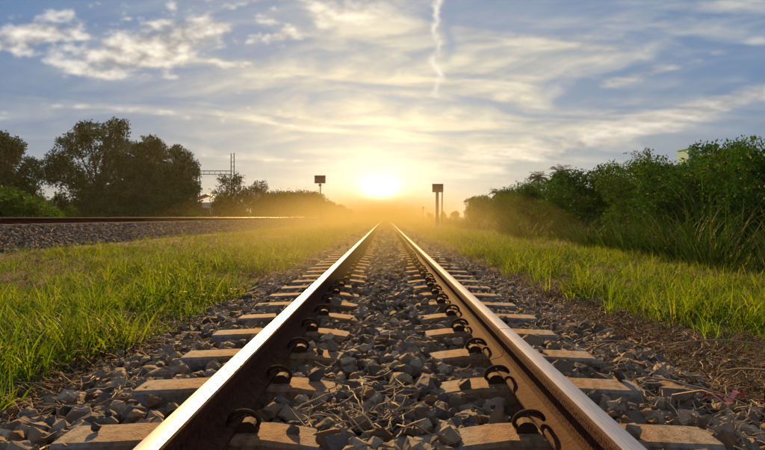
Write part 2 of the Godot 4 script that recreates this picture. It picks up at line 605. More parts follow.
func make_materials() -> void:
	var grit := noise_tex(1, 0.06, [], 512, 5)
	var soil := textured("soil", noise_tex(2, 0.02, [[0.2, 0.05, 0.035, 0.022], [0.5, 0.10, 0.075, 0.045], [0.8, 0.07, 0.08, 0.03]]), 0.6, 0.95, grit, 3.0)
	soil.metallic_specular = 0.2
	var bed := textured("dark_bed", noise_tex(4, 0.08, [[0.2, 0.03, 0.026, 0.022], [0.6, 0.06, 0.05, 0.042], [0.9, 0.10, 0.085, 0.07]]), 2.5, 0.95, grit, 3.0)  # bed coloured dark to stand in for shade in the gaps between stones
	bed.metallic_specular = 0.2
	# stones: a mottled grain times the colour of each stone
	var grain := noise_tex(6, 0.035, [[0.15, 0.40, 0.39, 0.38], [0.5, 0.95, 0.92, 0.88], [0.85, 1.0, 0.98, 0.92]], 512, 5)
	var st := textured("stone", grain, 3.0, 0.82, grit, 0.6, false)
	st.uv1_scale = Vector3.ONE * 0.7
	st.vertex_color_use_as_albedo = true
	st.metallic_specular = 0.35
	var tones := [Color(0.265, 0.215, 0.165), Color(0.36, 0.265, 0.17), Color(0.50, 0.41, 0.30), Color(0.27, 0.155, 0.08), Color(0.16, 0.14, 0.125), Color(0.22, 0.175, 0.13), Color(0.41, 0.335, 0.25)]
	for k in tones.size():
		var s: StandardMaterial3D = st.duplicate()
		s.vertex_color_use_as_albedo = false
		s.albedo_color = tones[k].linear_to_srgb()
		s.uv1_offset = Vector3.ONE * (0.13 * k)
		mats["stone_%d" % k] = s
	# concrete sleepers: vertex colours say where rust has washed down, the grain is the same
	var con := textured("concrete", noise_tex(8, 0.03, [[0.2, 0.45, 0.43, 0.41], [0.42, 0.80, 0.77, 0.74], [0.6, 0.95, 0.94, 0.92], [0.85, 1.0, 1.0, 1.0]], 512, 6), 1.6, 0.9, noise_tex(9, 0.12, [], 512, 4), 0.25)
	con.vertex_color_use_as_albedo = true
	con.metallic_specular = 0.3
	var rust := textured("rusty_steel", noise_tex(10, 0.03, [[0.15, 0.024, 0.009, 0.006], [0.45, 0.050, 0.018, 0.010], [0.7, 0.078, 0.029, 0.015], [0.9, 0.045, 0.018, 0.011]], 512, 6), 2.0, 0.9, grit, 0.15)
	rust.metallic_specular = 0.2
	var steel := textured("polished_steel", noise_tex(12, 0.02, [[0.2, 0.30, 0.30, 0.32], [0.5, 0.40, 0.40, 0.42], [0.8, 0.48, 0.48, 0.49]], 512, 4), 3.0, 0.30)
	steel.uv1_scale = Vector3(30, 3, 0.5)
	steel.metallic = 1.0
	steel.roughness_texture = noise_tex(13, 0.03, [[0.1, 0.55, 0.55, 0.55], [0.9, 1.0, 1.0, 1.0]], 512, 4)
	steel.roughness = 0.42
	textured("clip_steel", noise_tex(14, 0.05, [[0.2, 0.024, 0.014, 0.010], [0.55, 0.055, 0.029, 0.018], [0.85, 0.11, 0.05, 0.026]]), 6.0, 0.85).metallic_specular = 0.25
	mat("pad_rubber", Color(0.02, 0.02, 0.02), 0.8)
	textured("bark", noise_tex(15, 0.05, [[0.2, 0.03, 0.024, 0.018], [0.8, 0.09, 0.07, 0.05]]), 1.0, 0.9)
	for d in [["grass", 0.6, Color(0.9, 0.95, 0.25)], ["dry_grass", 0.7, Color(0.3, 0.26, 0.2)], ["leaf", 0.65, Color(0.6, 0.75, 0.2)], ["dark_leaf", 0.65, Color(0.2, 0.32, 0.1)]]:
		var g := mat(d[0], Color(1, 1, 1), d[1])
		g.vertex_color_use_as_albedo = true
		g.backlight_enabled = true
		g.backlight = d[2]
		g.metallic_specular = 0.16
	mat("board", Color(0.42, 0.21, 0.08), 0.6)
	textured("painted_post", noise_tex(17, 0.05, [[0.3, 0.16, 0.14, 0.12], [0.7, 0.26, 0.23, 0.2]]), 2.0, 0.7)
	mat("gantry_steel", Color(0.10, 0.10, 0.10), 0.6)
	textured("plaster", noise_tex(18, 0.03, [[0.3, 0.42, 0.41, 0.38], [0.7, 0.56, 0.55, 0.52]]), 0.4, 0.9)
	textured("green_plaster", noise_tex(19, 0.03, [[0.3, 0.22, 0.42, 0.34], [0.7, 0.32, 0.54, 0.44]]), 0.4, 0.85)
	textured("roof_sheet", noise_tex(20, 0.04, [[0.3, 0.20, 0.12, 0.09], [0.7, 0.30, 0.19, 0.14]]), 0.8, 0.7)
	mat("dark_glass", Color(0.03, 0.035, 0.04), 0.15)
	mat("pink_plastic", Color(0.55, 0.12, 0.14), 0.4)
	mat("straw", Color(0.30, 0.22, 0.13), 0.75)

func build_ground() -> void:
	var xs := [-900.0, -400.0, -150.0, -60.0, -30.0, -20.0, -15.0]
	var x := -13.0
	while x <= 12.0:
		xs.append(x)
		x += 0.25
	xs.append_array([15.0, 20.0, 30.0, 60.0, 150.0, 400.0, 900.0])
	var zs := []
	var z := 8.0
	while z > -30.0:
		zs.append(z)
		z -= 0.4
	while z > -1500.0:
		zs.append(z)
		z -= maxf(1.0, -z * 0.06)
	zs.append(-1500.0)
	var v := PackedVector3Array()
	var ix := PackedInt32Array()
	for zz in zs:
		for xx in xs: v.append(Vector3(xx, ground_y(xx, zz), zz))
	var m := xs.size()
	for j in zs.size() - 1:
		for i in m - 1:
			var a := j * m + i
			ix.append_array([a, a + 1, a + m, a + 1, a + m + 1, a + m])
	var st := SurfaceTool.new()
	st.create_from(mesh_of(v, PackedColorArray(), PackedVector3Array(), ix), 0)
	st.generate_normals()
	var o := part("ground", st.commit(), mats.soil, self)
	tag(o, "bare brown soil under the grass beside the tracks", "ground", "", "structure")

# ------------------------------------------------------------------ the near track
func rail_outline() -> PackedVector2Array:
	var half := [Vector2(0.066, 0.0), Vector2(0.0665, 0.009), Vector2(0.062, 0.0125), Vector2(0.030, 0.021), Vector2(0.013, 0.030), Vector2(0.0085, 0.045), Vector2(0.008, 0.098), Vector2(0.013, 0.108), Vector2(0.030, 0.114), Vector2(0.0345, 0.118), Vector2(0.0352, 0.140), Vector2(0.033, 0.147), Vector2(0.0275, 0.1512)]
	var out := PackedVector2Array(half)
	for k in range(half.size() - 1, -1, -1): out.append(Vector2(-half[k].x, half[k].y))
	return out

func make_rail(x: float, y: float, z0: float, z1: float, label: String, group: String) -> void:
	var t := thing("rail", label, "rail", Vector3(x, y, 0), 0.0, group)
	part("rail_body", sweep(rail_outline(), z0, z1), mats.rusty_steel, t)
	var top := PackedVector2Array()
	for k in 9:
		var u := lerpf(-0.0275, 0.0275, k / 8.0)
		top.append(Vector2(u, 0.1530 - 2.2 * u * u + 0.0006))
	top.append(Vector2(0.0272, 0.1490)); top.append(Vector2(-0.0272, 0.1490))
	part("running_surface", sweep(top, z0 - 0.0005, z1 + 0.0005), mats.polished_steel, t)

func sleeper_body() -> ArrayMesh:
	rng.seed = 77
	var v := PackedVector3Array()
	var c := PackedColorArray()
	var rings := []
	var n := 44
	for i in n + 1:
		var x := lerpf(-1.0, 1.0, float(i) / n)
		var a := absf(x)
		var top := 0.0
		if a < 0.36: top = lerpf(-0.042, -0.004, smoothstep(0.05, 0.36, a))
		if a > 0.72: top = -0.012 * (a - 0.72) / 0.28
		var wt := 0.088 if a > 0.36 else lerpf(0.076, 0.088, a / 0.36)
		var ring := []
		for p in [[-wt - 0.035, -0.20], [-wt - 0.006, top - 0.012], [-wt + 0.006, top], [0.0, top + 0.001], [wt - 0.006, top], [wt + 0.006, top - 0.012], [wt + 0.035, -0.20]]:
			ring.append(Vector3(x, p[1] + fine.get_noise_2d(x * 9, p[0] * 30) * 0.002, p[0] + fine.get_noise_2d(x * 7 + 9, p[0] * 20) * 0.002))
		rings.append(ring)
	for i in n:
		for k in 6:
			var q := [rings[i][k], rings[i + 1][k], rings[i + 1][k + 1], rings[i][k + 1]]
			for j in [0, 1, 2, 0, 2, 3]:
				v.append(q[j]); c.append(sleeper_color(q[j]))
	for e in [0, n]:
		for k in range(1, 6):
			for p in [rings[e][0], rings[e][k], rings[e][k + 1]]:
				v.append(p); c.append(sleeper_color(p))
	return mesh_of(v, c)

func sleeper_color(p: Vector3) -> Color:
	var a := absf(p.x)
	# rust washed off the rail seats on to the concrete, with a ragged edge
	var stain := smoothstep(0.20, 0.30, a + fine.get_noise_2d(p.x * 14, p.z * 14) * 0.05) * (1.0 - smoothstep(0.72, 0.98, a + fine.get_noise_2d(p.x * 11 + 5, p.z * 11) * 0.09))
	return Color(0.22, 0.20, 0.175).lerp(Color(0.21, 0.112, 0.05), stain * 0.85)

func loop_mesh() -> ArrayMesh:
	var ctrl := [Vector3(0.020, 0.040, -0.062), Vector3(0.052, 0.030, -0.052), Vector3(0.062, 0.030, -0.020), Vector3(0.059, 0.036, 0.004), Vector3(0.052, 0.052, 0.020), Vector3(0.034, 0.070, 0.032), Vector3(0.004, 0.077, 0.036), Vector3(-0.026, 0.068, 0.032), Vector3(-0.043, 0.044, 0.022), Vector3(-0.040, 0.022, 0.010), Vector3(-0.014, 0.010, 0.0), Vector3(0.0, 0.012, -0.030), Vector3(0.002, 0.014, -0.075)]
	return spline_tube(ctrl, 0.0080, 4)

func spline_tube(ctrl: Array, r: float, sub: int) -> ArrayMesh:
	var pts := []
	var rad := []
	for i in ctrl.size() - 1:
		var a: Vector3 = ctrl[maxi(i - 1, 0)]
		var b: Vector3 = ctrl[i]
		var c: Vector3 = ctrl[i + 1]
		var d: Vector3 = ctrl[mini(i + 2, ctrl.size() - 1)]
		for k in sub:
			pts.append(b.cubic_interpolate(c, a, d, float(k) / sub)); rad.append(r)
	pts.append(ctrl[-1]); rad.append(r)
	return tube(pts, rad, 8)

func housing_mesh() -> ArrayMesh:
	# cast shoulder set in the concrete: a hump with a bore for the clip
	var o := PackedVector2Array([Vector2(-0.040, -0.01), Vector2(-0.038, 0.010), Vector2(-0.026, 0.028), Vector2(-0.010, 0.036), Vector2(0.012, 0.034), Vector2(0.024, 0.026), Vector2(0.034, 0.012), Vector2(0.034, -0.01)])
	return sweep(o, -0.030, 0.026)

func build_track() -> void:
	var gap := 2.93
	make_rail(-0.535, 0.003, 3.0, -gap + 0.0045, "rail on the side of the other track, ending at a narrow joint", "near rails of the track")
	make_rail(0.535, 0.003, 3.0, -gap + 0.0045, "rail on the side of the thicket, ending at a narrow joint", "near rails of the track")
	make_rail(-0.535, 0.003, -gap - 0.0045, -420.0, "long rail beyond the joint, on the side of the other track", "long rails of the track")
	make_rail(0.535, 0.003, -gap - 0.0045, -420.0, "long rail beyond the joint, on the side of the thicket", "long rails of the track")
	var body := sleeper_body()
	var loop := loop_mesh()
	var house := housing_mesh()
	var pad := box_mesh(Vector3(-0.062, -0.006, -0.07), Vector3(0.062, 0.0015, 0.07))
	var label := "concrete sleeper with rust stained rail seats, bedded in ballast stones"
	var full := thing("sleeper", label, "sleeper", Vector3.ZERO, 0.0, "sleepers under the track")
	full.set_meta("called", "sleeper")
	part("body", body, mats.concrete, full)
	for s in [-1, 1]:
		part("rail_pad", pad, mats.pad_rubber, full, Transform3D(Basis(), Vector3(0.535 * s, 0.0, 0)))
		for side in [-1, 1]:
			# the toe (+x of the clip) points to the rail
			var turn := Basis.from_scale(Vector3(0.9, 0.88, 0.9)) if side < 0 else Basis(Vector3.UP, PI) * Basis.from_scale(Vector3(0.9, 0.88, -0.9))
			var clip := part("rail_clip", loop, mats.clip_steel, full, Transform3D(turn, Vector3(0.535 * s + side * 0.102, 0.004, 0.0)))
			part("clip_housing", house, mats.clip_steel, clip)
	var plain := Node3D.new()
	part("body", body, mats.concrete, plain)
	tag(plain, label, "sleeper", "sleepers under the track")
	plain.set_meta("called", "sleeper")
	rng.seed = 31
	var nth := ["next to", "second from", "third from", "fourth from", "fifth from", "sixth from", "seventh from", "eighth from", "ninth from", "tenth from"]
	for k in range(0, 110):
		var at := Vector3(rr(-0.012, 0.012), rr(-0.004, 0.001), -(ROW0 + PITCH * k) + rr(-0.012, 0.012))
		var o: Node3D
		if k == 0:
			o = full
			o.position = at
		else:
			o = copy(full if k < 40 else plain, at, rr(-0.006, 0.006), label)
		for c in o.get_children():
			if String(c.name).begins_with("rail_clip"):
				c.rotate_object_local(Vector3.UP, rr(-0.12, 0.12))
				c.rotate_object_local(Vector3.BACK, rr(-0.1, 0.1))
		if k < 2: o.set_meta("label", "rust stained concrete sleeper " + nth[1 - k] + " the rail joint, away from the sun")
		elif k < 12: o.set_meta("label", "rust stained concrete sleeper " + nth[k - 2] + " the rail joint, towards the sun")
		else: o.set_meta("label", "concrete sleeper far beyond the rail joint, half sunk in ballast")
	plain.free()

func build_second_track() -> void:
	var y := SECOND_Y
	make_rail(SECOND_X + 0.535, y, 12.0, -300.0, "rusty rail of the raised track, on the side of the grass strip", "rails of the raised track")
	make_rail(SECOND_X - 0.535, y, 12.0, -300.0, "rusty rail of the raised track, on the side of the dark trees", "rails of the raised track")
	var body := sleeper_body()
	rng.seed = 41
	var first: Node3D
	for k in 70:
		var at := Vector3(SECOND_X + rr(-0.02, 0.02), y - 0.004, -(5.5 + 0.62 * k))
		if k == 0:
			first = thing("sleeper", "concrete sleeper on the raised track beyond the grass strip", "sleeper", at, 0.0, "sleepers of the raised track")
			first.set_meta("called", "sleeper")
			part("body", body, mats.concrete, first)
		else:
			copy(first, at, rr(-0.01, 0.01))

func build_ballast() -> void:
	var shapes := []
	for k in 22: shapes.append(stone_mesh(100 + k))
	rng.seed = 55
	# the bed under the stones
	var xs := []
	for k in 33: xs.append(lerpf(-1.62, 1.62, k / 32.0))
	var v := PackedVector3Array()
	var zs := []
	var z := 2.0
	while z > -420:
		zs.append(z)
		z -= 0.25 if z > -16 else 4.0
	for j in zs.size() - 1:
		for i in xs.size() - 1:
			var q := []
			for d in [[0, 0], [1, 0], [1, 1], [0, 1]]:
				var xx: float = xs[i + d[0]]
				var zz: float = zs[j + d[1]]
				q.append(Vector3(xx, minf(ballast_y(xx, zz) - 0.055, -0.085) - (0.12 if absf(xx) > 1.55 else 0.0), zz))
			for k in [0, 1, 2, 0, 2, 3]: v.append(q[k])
	var bed := part("ballast", mesh_of(v), mats.dark_bed, self)
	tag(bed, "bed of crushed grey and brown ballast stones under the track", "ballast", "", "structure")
	# where the stones lie
	var spots := []
	var zz := 1.0
	while zz > -170.0:
		var step := 0.038 if zz > -9 else (0.050 if zz > -22 else (0.085 if zz > -55 else 0.16))
		var x := -1.58
		while x < 1.58:
			var px := x + rr(-0.5, 0.5) * step
			var pz := zz + rr(-0.5, 0.5) * step
			x += step
			if zz > -0.9 and zz < 1: continue
			var size := step * rr(0.5, 1.1)
			if rng.randf() < 0.13: size *= rr(1.25, 1.8)
			place_stone(spots, px, pz, size, 0.0)
			if absf(px) > 1.35 and rng.randf() < 0.4: spots.pop_back()
		zz -= step
	# larger stones lying on top
	for k in 2600:
		place_stone(spots, rr(-1.5, 1.5), -rr(1.2, 9.0), rr(0.028, 0.05), 0.022)
	for k in 380:
		place_stone(spots, rr(-0.20, 0.20), -rr(1.2, 8.0), rr(0.025, 0.045), 0.03)
	var rows := []
	for s in spots:
		var size: float = s[1]
		rows.append([rng.randi() % shapes.size(), Transform3D(stone_basis(size) if rng.randf() < 0.4 else lying_basis(size), s[0]), stone_color(), size])
	# the stones that show largest are single ones
	var cam := Vector3(-0.01, CAM_H, 0)
	var scored := []
	for k in rows.size():
		var p: Vector3 = rows[k][1].origin
		var d := -p.z
		if d < 1.3 or d > 4.0: continue
		var ux := p.x / d
		var uy := (p.y - CAM_H) / d
		if absf(ux) > 0.585 or uy < -0.37: continue
		var a := absf(absf(p.x) - 0.535)
		if a < 0.06: continue
		if p.y < ballast_y(p.x, p.z) + 0.004: continue
		scored.append([rows[k][3] / d, k])
	scored.sort_custom(func(a, b): return a[0] > b[0])
	var single := {}
	for k in mini(298, scored.size()): single[scored[k][1]] = true
	var rest := []
	for k in rows.size():
		if single.has(k):
			part("stone", shapes[rows[k][0]], mats["stone_%d" % (k % 7)], bed, rows[k][1])
		else:
			rest.append(rows[k])
	# two blocks beside the end of a sleeper
	part("stone", shapes[3], mats.stone_2, bed, Transform3D(lying_basis(0.062), Vector3(1.06, -0.06, -2.28)))
	part("stone", shapes[7], mats.stone_5, bed, Transform3D(stone_basis(0.075), Vector3(1.13, -0.03, -2.52)))
	scatter("gravel", shapes, mats.stone, rest, bed)
	# the bank of the other track
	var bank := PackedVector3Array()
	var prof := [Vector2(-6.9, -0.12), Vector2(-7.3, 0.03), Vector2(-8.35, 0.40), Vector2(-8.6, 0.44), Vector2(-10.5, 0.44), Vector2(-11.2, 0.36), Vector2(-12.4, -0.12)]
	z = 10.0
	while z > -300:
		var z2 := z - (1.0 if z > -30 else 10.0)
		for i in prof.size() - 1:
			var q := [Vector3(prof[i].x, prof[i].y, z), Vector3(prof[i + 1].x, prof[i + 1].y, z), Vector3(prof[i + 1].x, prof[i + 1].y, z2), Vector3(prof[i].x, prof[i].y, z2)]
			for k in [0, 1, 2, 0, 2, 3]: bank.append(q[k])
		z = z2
	var b := part("ballast_bank", mesh_of(bank), mats.dark_bed, self)
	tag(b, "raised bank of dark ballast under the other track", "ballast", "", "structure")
	rows = []
	z = -7.0
	while z > -110.0:
		var step := 0.075 if z > -28 else (0.12 if z > -60 else 0.2)
		var x := -9.4
		while x < -6.8:
			var px := x + rr(-0.5, 0.5) * step
			var y := 0.0
			if px > -7.3: y = lerpf(0.03, -0.12, (px + 7.3) / 0.4)
			elif px > -8.35: y = lerpf(0.40, 0.03, (px + 8.35) / 1.05)
			else: y = 0.42
			rows.append([rng.randi() % shapes.size(), Transform3D(lying_basis(step * rr(0.5, 0.85)), Vector3(px, y + rr(-0.01, 0.02), z + rr(-0.5, 0.5) * step)), bank_stone_color()])
			x += step
		z -= step
	scatter("gravel", shapes, mats.stone, rows, b)

func place_stone(spots: Array, x: float, z: float, size: float, lift: float) -> void:
	var a := absf(x)
	if absf(a - 0.535) < 0.068 + size * 0.6: return
	var y := ballast_y(x, z) + lift + rr(-0.026, 0.018)
	var k := roundf((-z - ROW0) / PITCH)
	var off := absf(-z - (ROW0 + k * PITCH))
	if a < 1.02 and off < 0.095 + size * 0.25:
		# over a sleeper: only stones that lie on its low middle, or a stray one
		var top := lerpf(-0.042, -0.004, smoothstep(0.05, 0.36, a)) if a < 0.36 else 0.0
		if a < 0.19 and -z > 2.8:
			y = maxf(y, top + size * 0.35)
		elif (a < 0.20 and rng.randf() < 0.45) or rng.randf() < (0.03 if a < 0.30 else 0.02 if a > 0.85 else 0.008):
			y = top + size * 0.45
		elif off > 0.095: y = minf(y, -0.045)
		else: return
	spots.append([Vector3(x, y, z), size])

# ------------------------------------------------------------------ grass
func build_grass() -> void:
	var greens := [Color(0.14, 0.23, 0.014), Color(0.20, 0.27, 0.018), Color(0.09, 0.165, 0.012), Color(0.25, 0.27, 0.025)]
	var tufts := []
	for k in 6: tufts.append(tuft_mesh(200 + k, 13, 0.07, 0.12, 0.34, 0.0095, 0.30, greens, 5))
	for k in 3:
		rng.seed = 230 + k
		var v := PackedVector3Array()
		var c := PackedColorArray()
		for l in 22:
			var t := rr(0, TAU)
			var out := Vector3(cos(t), rr(0.1, 0.9), sin(t)).normalized()
			add_leaf(v, c, Vector3(rr(-0.06, 0.06), rr(0.02, 0.14), rr(-0.06, 0.06)), out, Vector3.UP, rr(0.03, 0.055), rr(0.015, 0.026), Color(0.055, 0.11, 0.014) * rr(0.7, 1.5))
		tufts.append(mesh_of(v, c))
	for k in 3: tufts.append(tuft_mesh(220 + k, 10, 0.05, 0.10, 0.22, 0.013, 0.5, greens, 4))
	var dries := [Color(0.15, 0.10, 0.055), Color(0.22, 0.16, 0.095), Color(0.07, 0.045, 0.028), Color(0.11, 0.07, 0.042)]
	var dry := []
	for k in 5: dry.append(tuft_mesh(240 + k, 18, 0.08, 0.06, 0.20, 0.0055, 0.75, dries, 4))
	rng.seed = 61
	var g := []
	var d := []
	for side in [-1, 1]:
		var z := 1.2
		while z < 230.0:
			var step := 0.085 if z < 7 else (0.12 if z < 16 else (0.2 if z < 40 else (0.4 if z < 90 else 0.8)))
			var x := 1.28
			var end := (7.3 if side < 0 else 7.0) if z < 90 else (8.5 if side < 0 else 11.0)
			while x < end:
				var px := x + rr(-0.5, 0.5) * step
				var pz := z + rr(-0.5, 0.5) * step
				x += step
				if px / pz > 0.68 or pz < 1.3: continue
				var wild := soft.get_noise_2d(px * side * 0.55, pz * 0.55)
				var big := step / 0.085
				var scale := (1.0 + wild * 0.6) * rr(0.7, 1.25) * (lerpf(1.0, 0.62, smoothstep(1.8, 4.5, px)) if side < 0 else lerpf(0.9, 0.62, smoothstep(2.2, 4.5, px))) * (1.0 if big < 1.5 else (1.15 if big < 3 else 1.5 if big < 6 else 2.0))
				if soft.get_noise_2d(px * side * 2.6 + 30.0, pz * 2.6) < -0.22 and rng.randf() < 0.6 and px > 1.6: continue
				var edge := (1.50 + 0.12 * (1.0 - smoothstep(3.0, 6.0, pz))) if side < 0 else (1.98 - 0.25 * smoothstep(4.0, 9.0, pz))
				edge += soft.get_noise_2d(pz * 1.7, side * 9.0) * 0.22
				var is_dry: bool = px < edge or (wild < (-0.24 if side < 0 else -0.3) and rng.randf() < 0.7) or rng.randf() < 0.15
				var y := ground_y(px * side, -pz)
				if px < 1.5: y = maxf(y, -0.19)
				if px > 6.4 and rng.randf() < (px - 6.4) * 0.9: continue
				var b := Basis(Vector3.UP, rr(0, TAU)) * Basis(Vector3.RIGHT, rr(-0.25, 0.25))
				if is_dry:
					if px < 1.34 and rng.randf() < 0.5: continue
					var thick := rr(0.9, 1.5) if side < 0 else rr(0.7, 1.2)
					d.append([rng.randi() % dry.size(), Transform3D(b.scaled(Vector3(1.2, 0.75, 1.2) * scale * thick), Vector3(px * side, y, -pz)), Color(1, 1, 1) * rr(0.55, 1.2)])
				else:
					var wide := maxf(1.0, scale / 1.2)
					var tint := rr(0.6, 1.3) 
					g.append([rng.randi() % tufts.size(), Transform3D(b.scaled(Vector3(wide, 1.0, wide) * scale), Vector3(px * side, y - 0.01, -pz)), Color(tint * (1.0 + wild * 0.3), tint, tint * 0.9)])
			z += step
	# beyond the raised track
	for k in 9000:
		var pz := rr(14, 130)
		var px := -rr(12.2, 12.2 + pz * 0.5)
		var s := rr(1.6, 3.2)
		g.append([rng.randi() % tufts.size(), Transform3D(Basis(Vector3.UP, rr(0, TAU)).scaled(Vector3(s * 1.4, s, s * 1.4)), Vector3(px, ground_y(px, -pz), -pz)), Color(0.8, 0.8, 0.8) * rr(0.6, 1.1)])
	var o := thing("grass", "bright green grass growing in strips along both sides of the track", "grass")
	o.set_meta("kind", "stuff")
	scatter("blades", tufts, mats.grass, g, o)
	var p := thing("dry_grass", "brown withered grass between the ballast and the green grass", "dry grass")
	p.set_meta("kind", "stuff")
	scatter("blades", dry, mats.dry_grass, d, p)

# ------------------------------------------------------------------ the thicket beside the track
func build_thicket() -> void:
	var cols := [Color(0.045, 0.095, 0.015), Color(0.070, 0.125, 0.018), Color(0.034, 0.075, 0.013), Color(0.100, 0.150, 0.022)]
	var protos := []
	var clumps_of := [
		[[Vector3(0, 1.25, 0), 0.95], [Vector3(0.7, 1.7, 0.3), 0.62], [Vector3(-0.7, 1.75, -0.2), 0.66], [Vector3(0.1, 2.15, 0), 0.5], [Vector3(-0.3, 0.6, 0.6), 0.7], [Vector3(0.6, 0.6, -0.4), 0.7]],
		[[Vector3(0, 1.0, 0), 0.9], [Vector3(0.8, 1.3, 0.1), 0.6], [Vector3(-0.6, 1.5, 0.4), 0.7], [Vector3(-0.2, 2.0, -0.3), 0.52], [Vector3(0.5, 1.95, 0.3), 0.4], [Vector3(0, 0.5, 0.6), 0.7]],
		[[Vector3(0.1, 1.1, 0), 1.0], [Vector3(-0.8, 1.2, 0), 0.65], [Vector3(0.3, 1.9, 0.2), 0.6], [Vector3(0.8, 1.8, -0.3), 0.45], [Vector3(-0.4, 2.1, 0.1), 0.45], [Vector3(0, 0.5, 0.5), 0.75]]]
	var kinds := ["leafy green bush with rounded top in the thicket beside the track", "broad leaved bush with uneven top in the thicket beside the track", "dense bush with two raised tips in the thicket beside the track"]
	for k in 3:
		var o := tree("bush", kinds[k], "bush", Vector3.ZERO, 1.6, 0.035, clumps_of[k], [1500, 900, 600][k], 9, [0.062, 0.085, 0.11][k], [[cols[1], cols[3], Color(0.11, 0.14, 0.03)], cols, [cols[0], cols[2], Color(0.035, 0.07, 0.02)]][k], mats.leaf, 300 + k, "bushes of the thicket beside the track")
		protos.append(o)
	rng.seed = 71
	# [x, distance, scale, kind]
	var spots := [[6.4, 8.6, 0.66, 0], [7.9, 10.6, 0.82, 1], [6.7, 11.6, 0.78, 2], [7.7, 13.6, 0.92, 0], [6.6, 14.8, 0.90, 1], [8.4, 16.2, 1.05, 2], [7.0, 17.8, 1.0, 0], [8.2, 19.8, 1.1, 1], [7.0, 21.6, 1.0, 2], [8.3, 24.0, 1.05, 0], [7.2, 26.6, 1.0, 1], [8.4, 29.6, 1.1, 2], [7.4, 33.0, 1.0, 0], [8.4, 37.0, 1.08, 1], [7.6, 41.5, 1.0, 2], [8.8, 47.0, 1.1, 0], [7.8, 53.0, 1.05, 1], [8.6, 60.0, 1.1, 2], [6.6, 24.4, 0.85, 1], [6.8, 30.8, 0.85, 2], [6.8, 38.0, 0.85, 0], [9.4, 12.4, 0.92, 2], [9.8, 15.2, 1.08, 0], [9.9, 19.0, 1.2, 1], [10.2, 24.0, 1.1, 2], [6.0, 7.2, 0.5, 1], [7.8, 8.0, 0.66, 2]]
	var seen := {}
	for s in spots:
		var o: Node3D = protos[s[3]]
		var at := Vector3(s[0], ground_y(s[0], -s[1]) - 0.05, -s[1])
		if not seen.has(s[3]):
			seen[s[3]] = true
			o.position = at
			o.rotation.y = rr(0, TAU)
		else:
			o = copy(o, at, rr(0, TAU))
		var k: float = s[2]
		o.scale = Vector3(k * rr(0.95, 1.15), k * rr(0.92, 1.08), k * rr(0.95, 1.15))
	# tall cane grass in front of the bushes
	var cane_cols := [Color(0.05, 0.09, 0.018), Color(0.085, 0.115, 0.022), Color(0.11, 0.095, 0.04), Color(0.03, 0.06, 0.014)]
	var canes := []
	for k in 3:
		canes.append(tuft_mesh(330 + k, 150, 0.5, 0.5, 1.8, 0.026, 0.2, cane_cols, 6))
	var first: Node3D
	rng.seed = 73
	var n := 0
	for k in 34:
		var dist := 6.6 * pow(1.075, k)
		if dist > 70: break
		if k % 4 == 2: continue
		var x := 5.15 + rr(-0.35, 0.9)
		var o := thing("tall_grass_clump", ("clump of tall reedy grass standing in front of the bushes" if dist < 24 else "clump of reedy grass in the haze at the thicket's far end"), "tall grass", Vector3(x, ground_y(x, -dist) - 0.03, -dist), rr(0, TAU), "tall reedy grass along the thicket")
		part("blades", canes[k % 3], mats.leaf, o)
		o.scale = Vector3(1.1, rr(0.45, 1.0), 1.1) * (0.72 if dist < 10 else 0.95 if dist < 25 else 0.85)
	# broad arching cane leaves near the edge
	for s in [[7.0, 10.2, 0.85], [6.7, 9.2, 0.78], [7.6, 11.6, 0.95], [6.4, 13.0, 0.9], [8.0, 9.6, 0.85]]:
		rng.seed = 350 + n
		var v := PackedVector3Array()
		var c := PackedColorArray()
		for b in 46:
			var t := rr(0, TAU)
			add_blade(v, c, Vector3(cos(t), 0, sin(t)) * rr(0, 0.35) + Vector3.UP * rr(0.0, 0.7), Vector3(cos(t), 0, sin(t)), rr(1.1, 1.9), rr(0.02, 0.034), rr(0.2, 0.34), cane_cols[rng.randi() % 4] * rr(0.9, 1.4), 7)
		n += 1
		var o := thing("cane_plant", "cane plant with long arching strap leaves in the thicket", "cane plant", Vector3(s[0], ground_y(s[0], -s[1]), -s[1]), 0.0, "cane plants in the thicket")
		part("leaves", mesh_of(v, c), mats.leaf, o)
		o.scale = Vector3.ONE * s[2]

# ------------------------------------------------------------------ trees beyond the raised track
func at_px(px: float, dist: float, y := -0.1) -> Vector3:   # where a bearing read off the photograph lies on the ground
	return Vector3((px - 385.5) / 645.0 * dist, y, -dist)

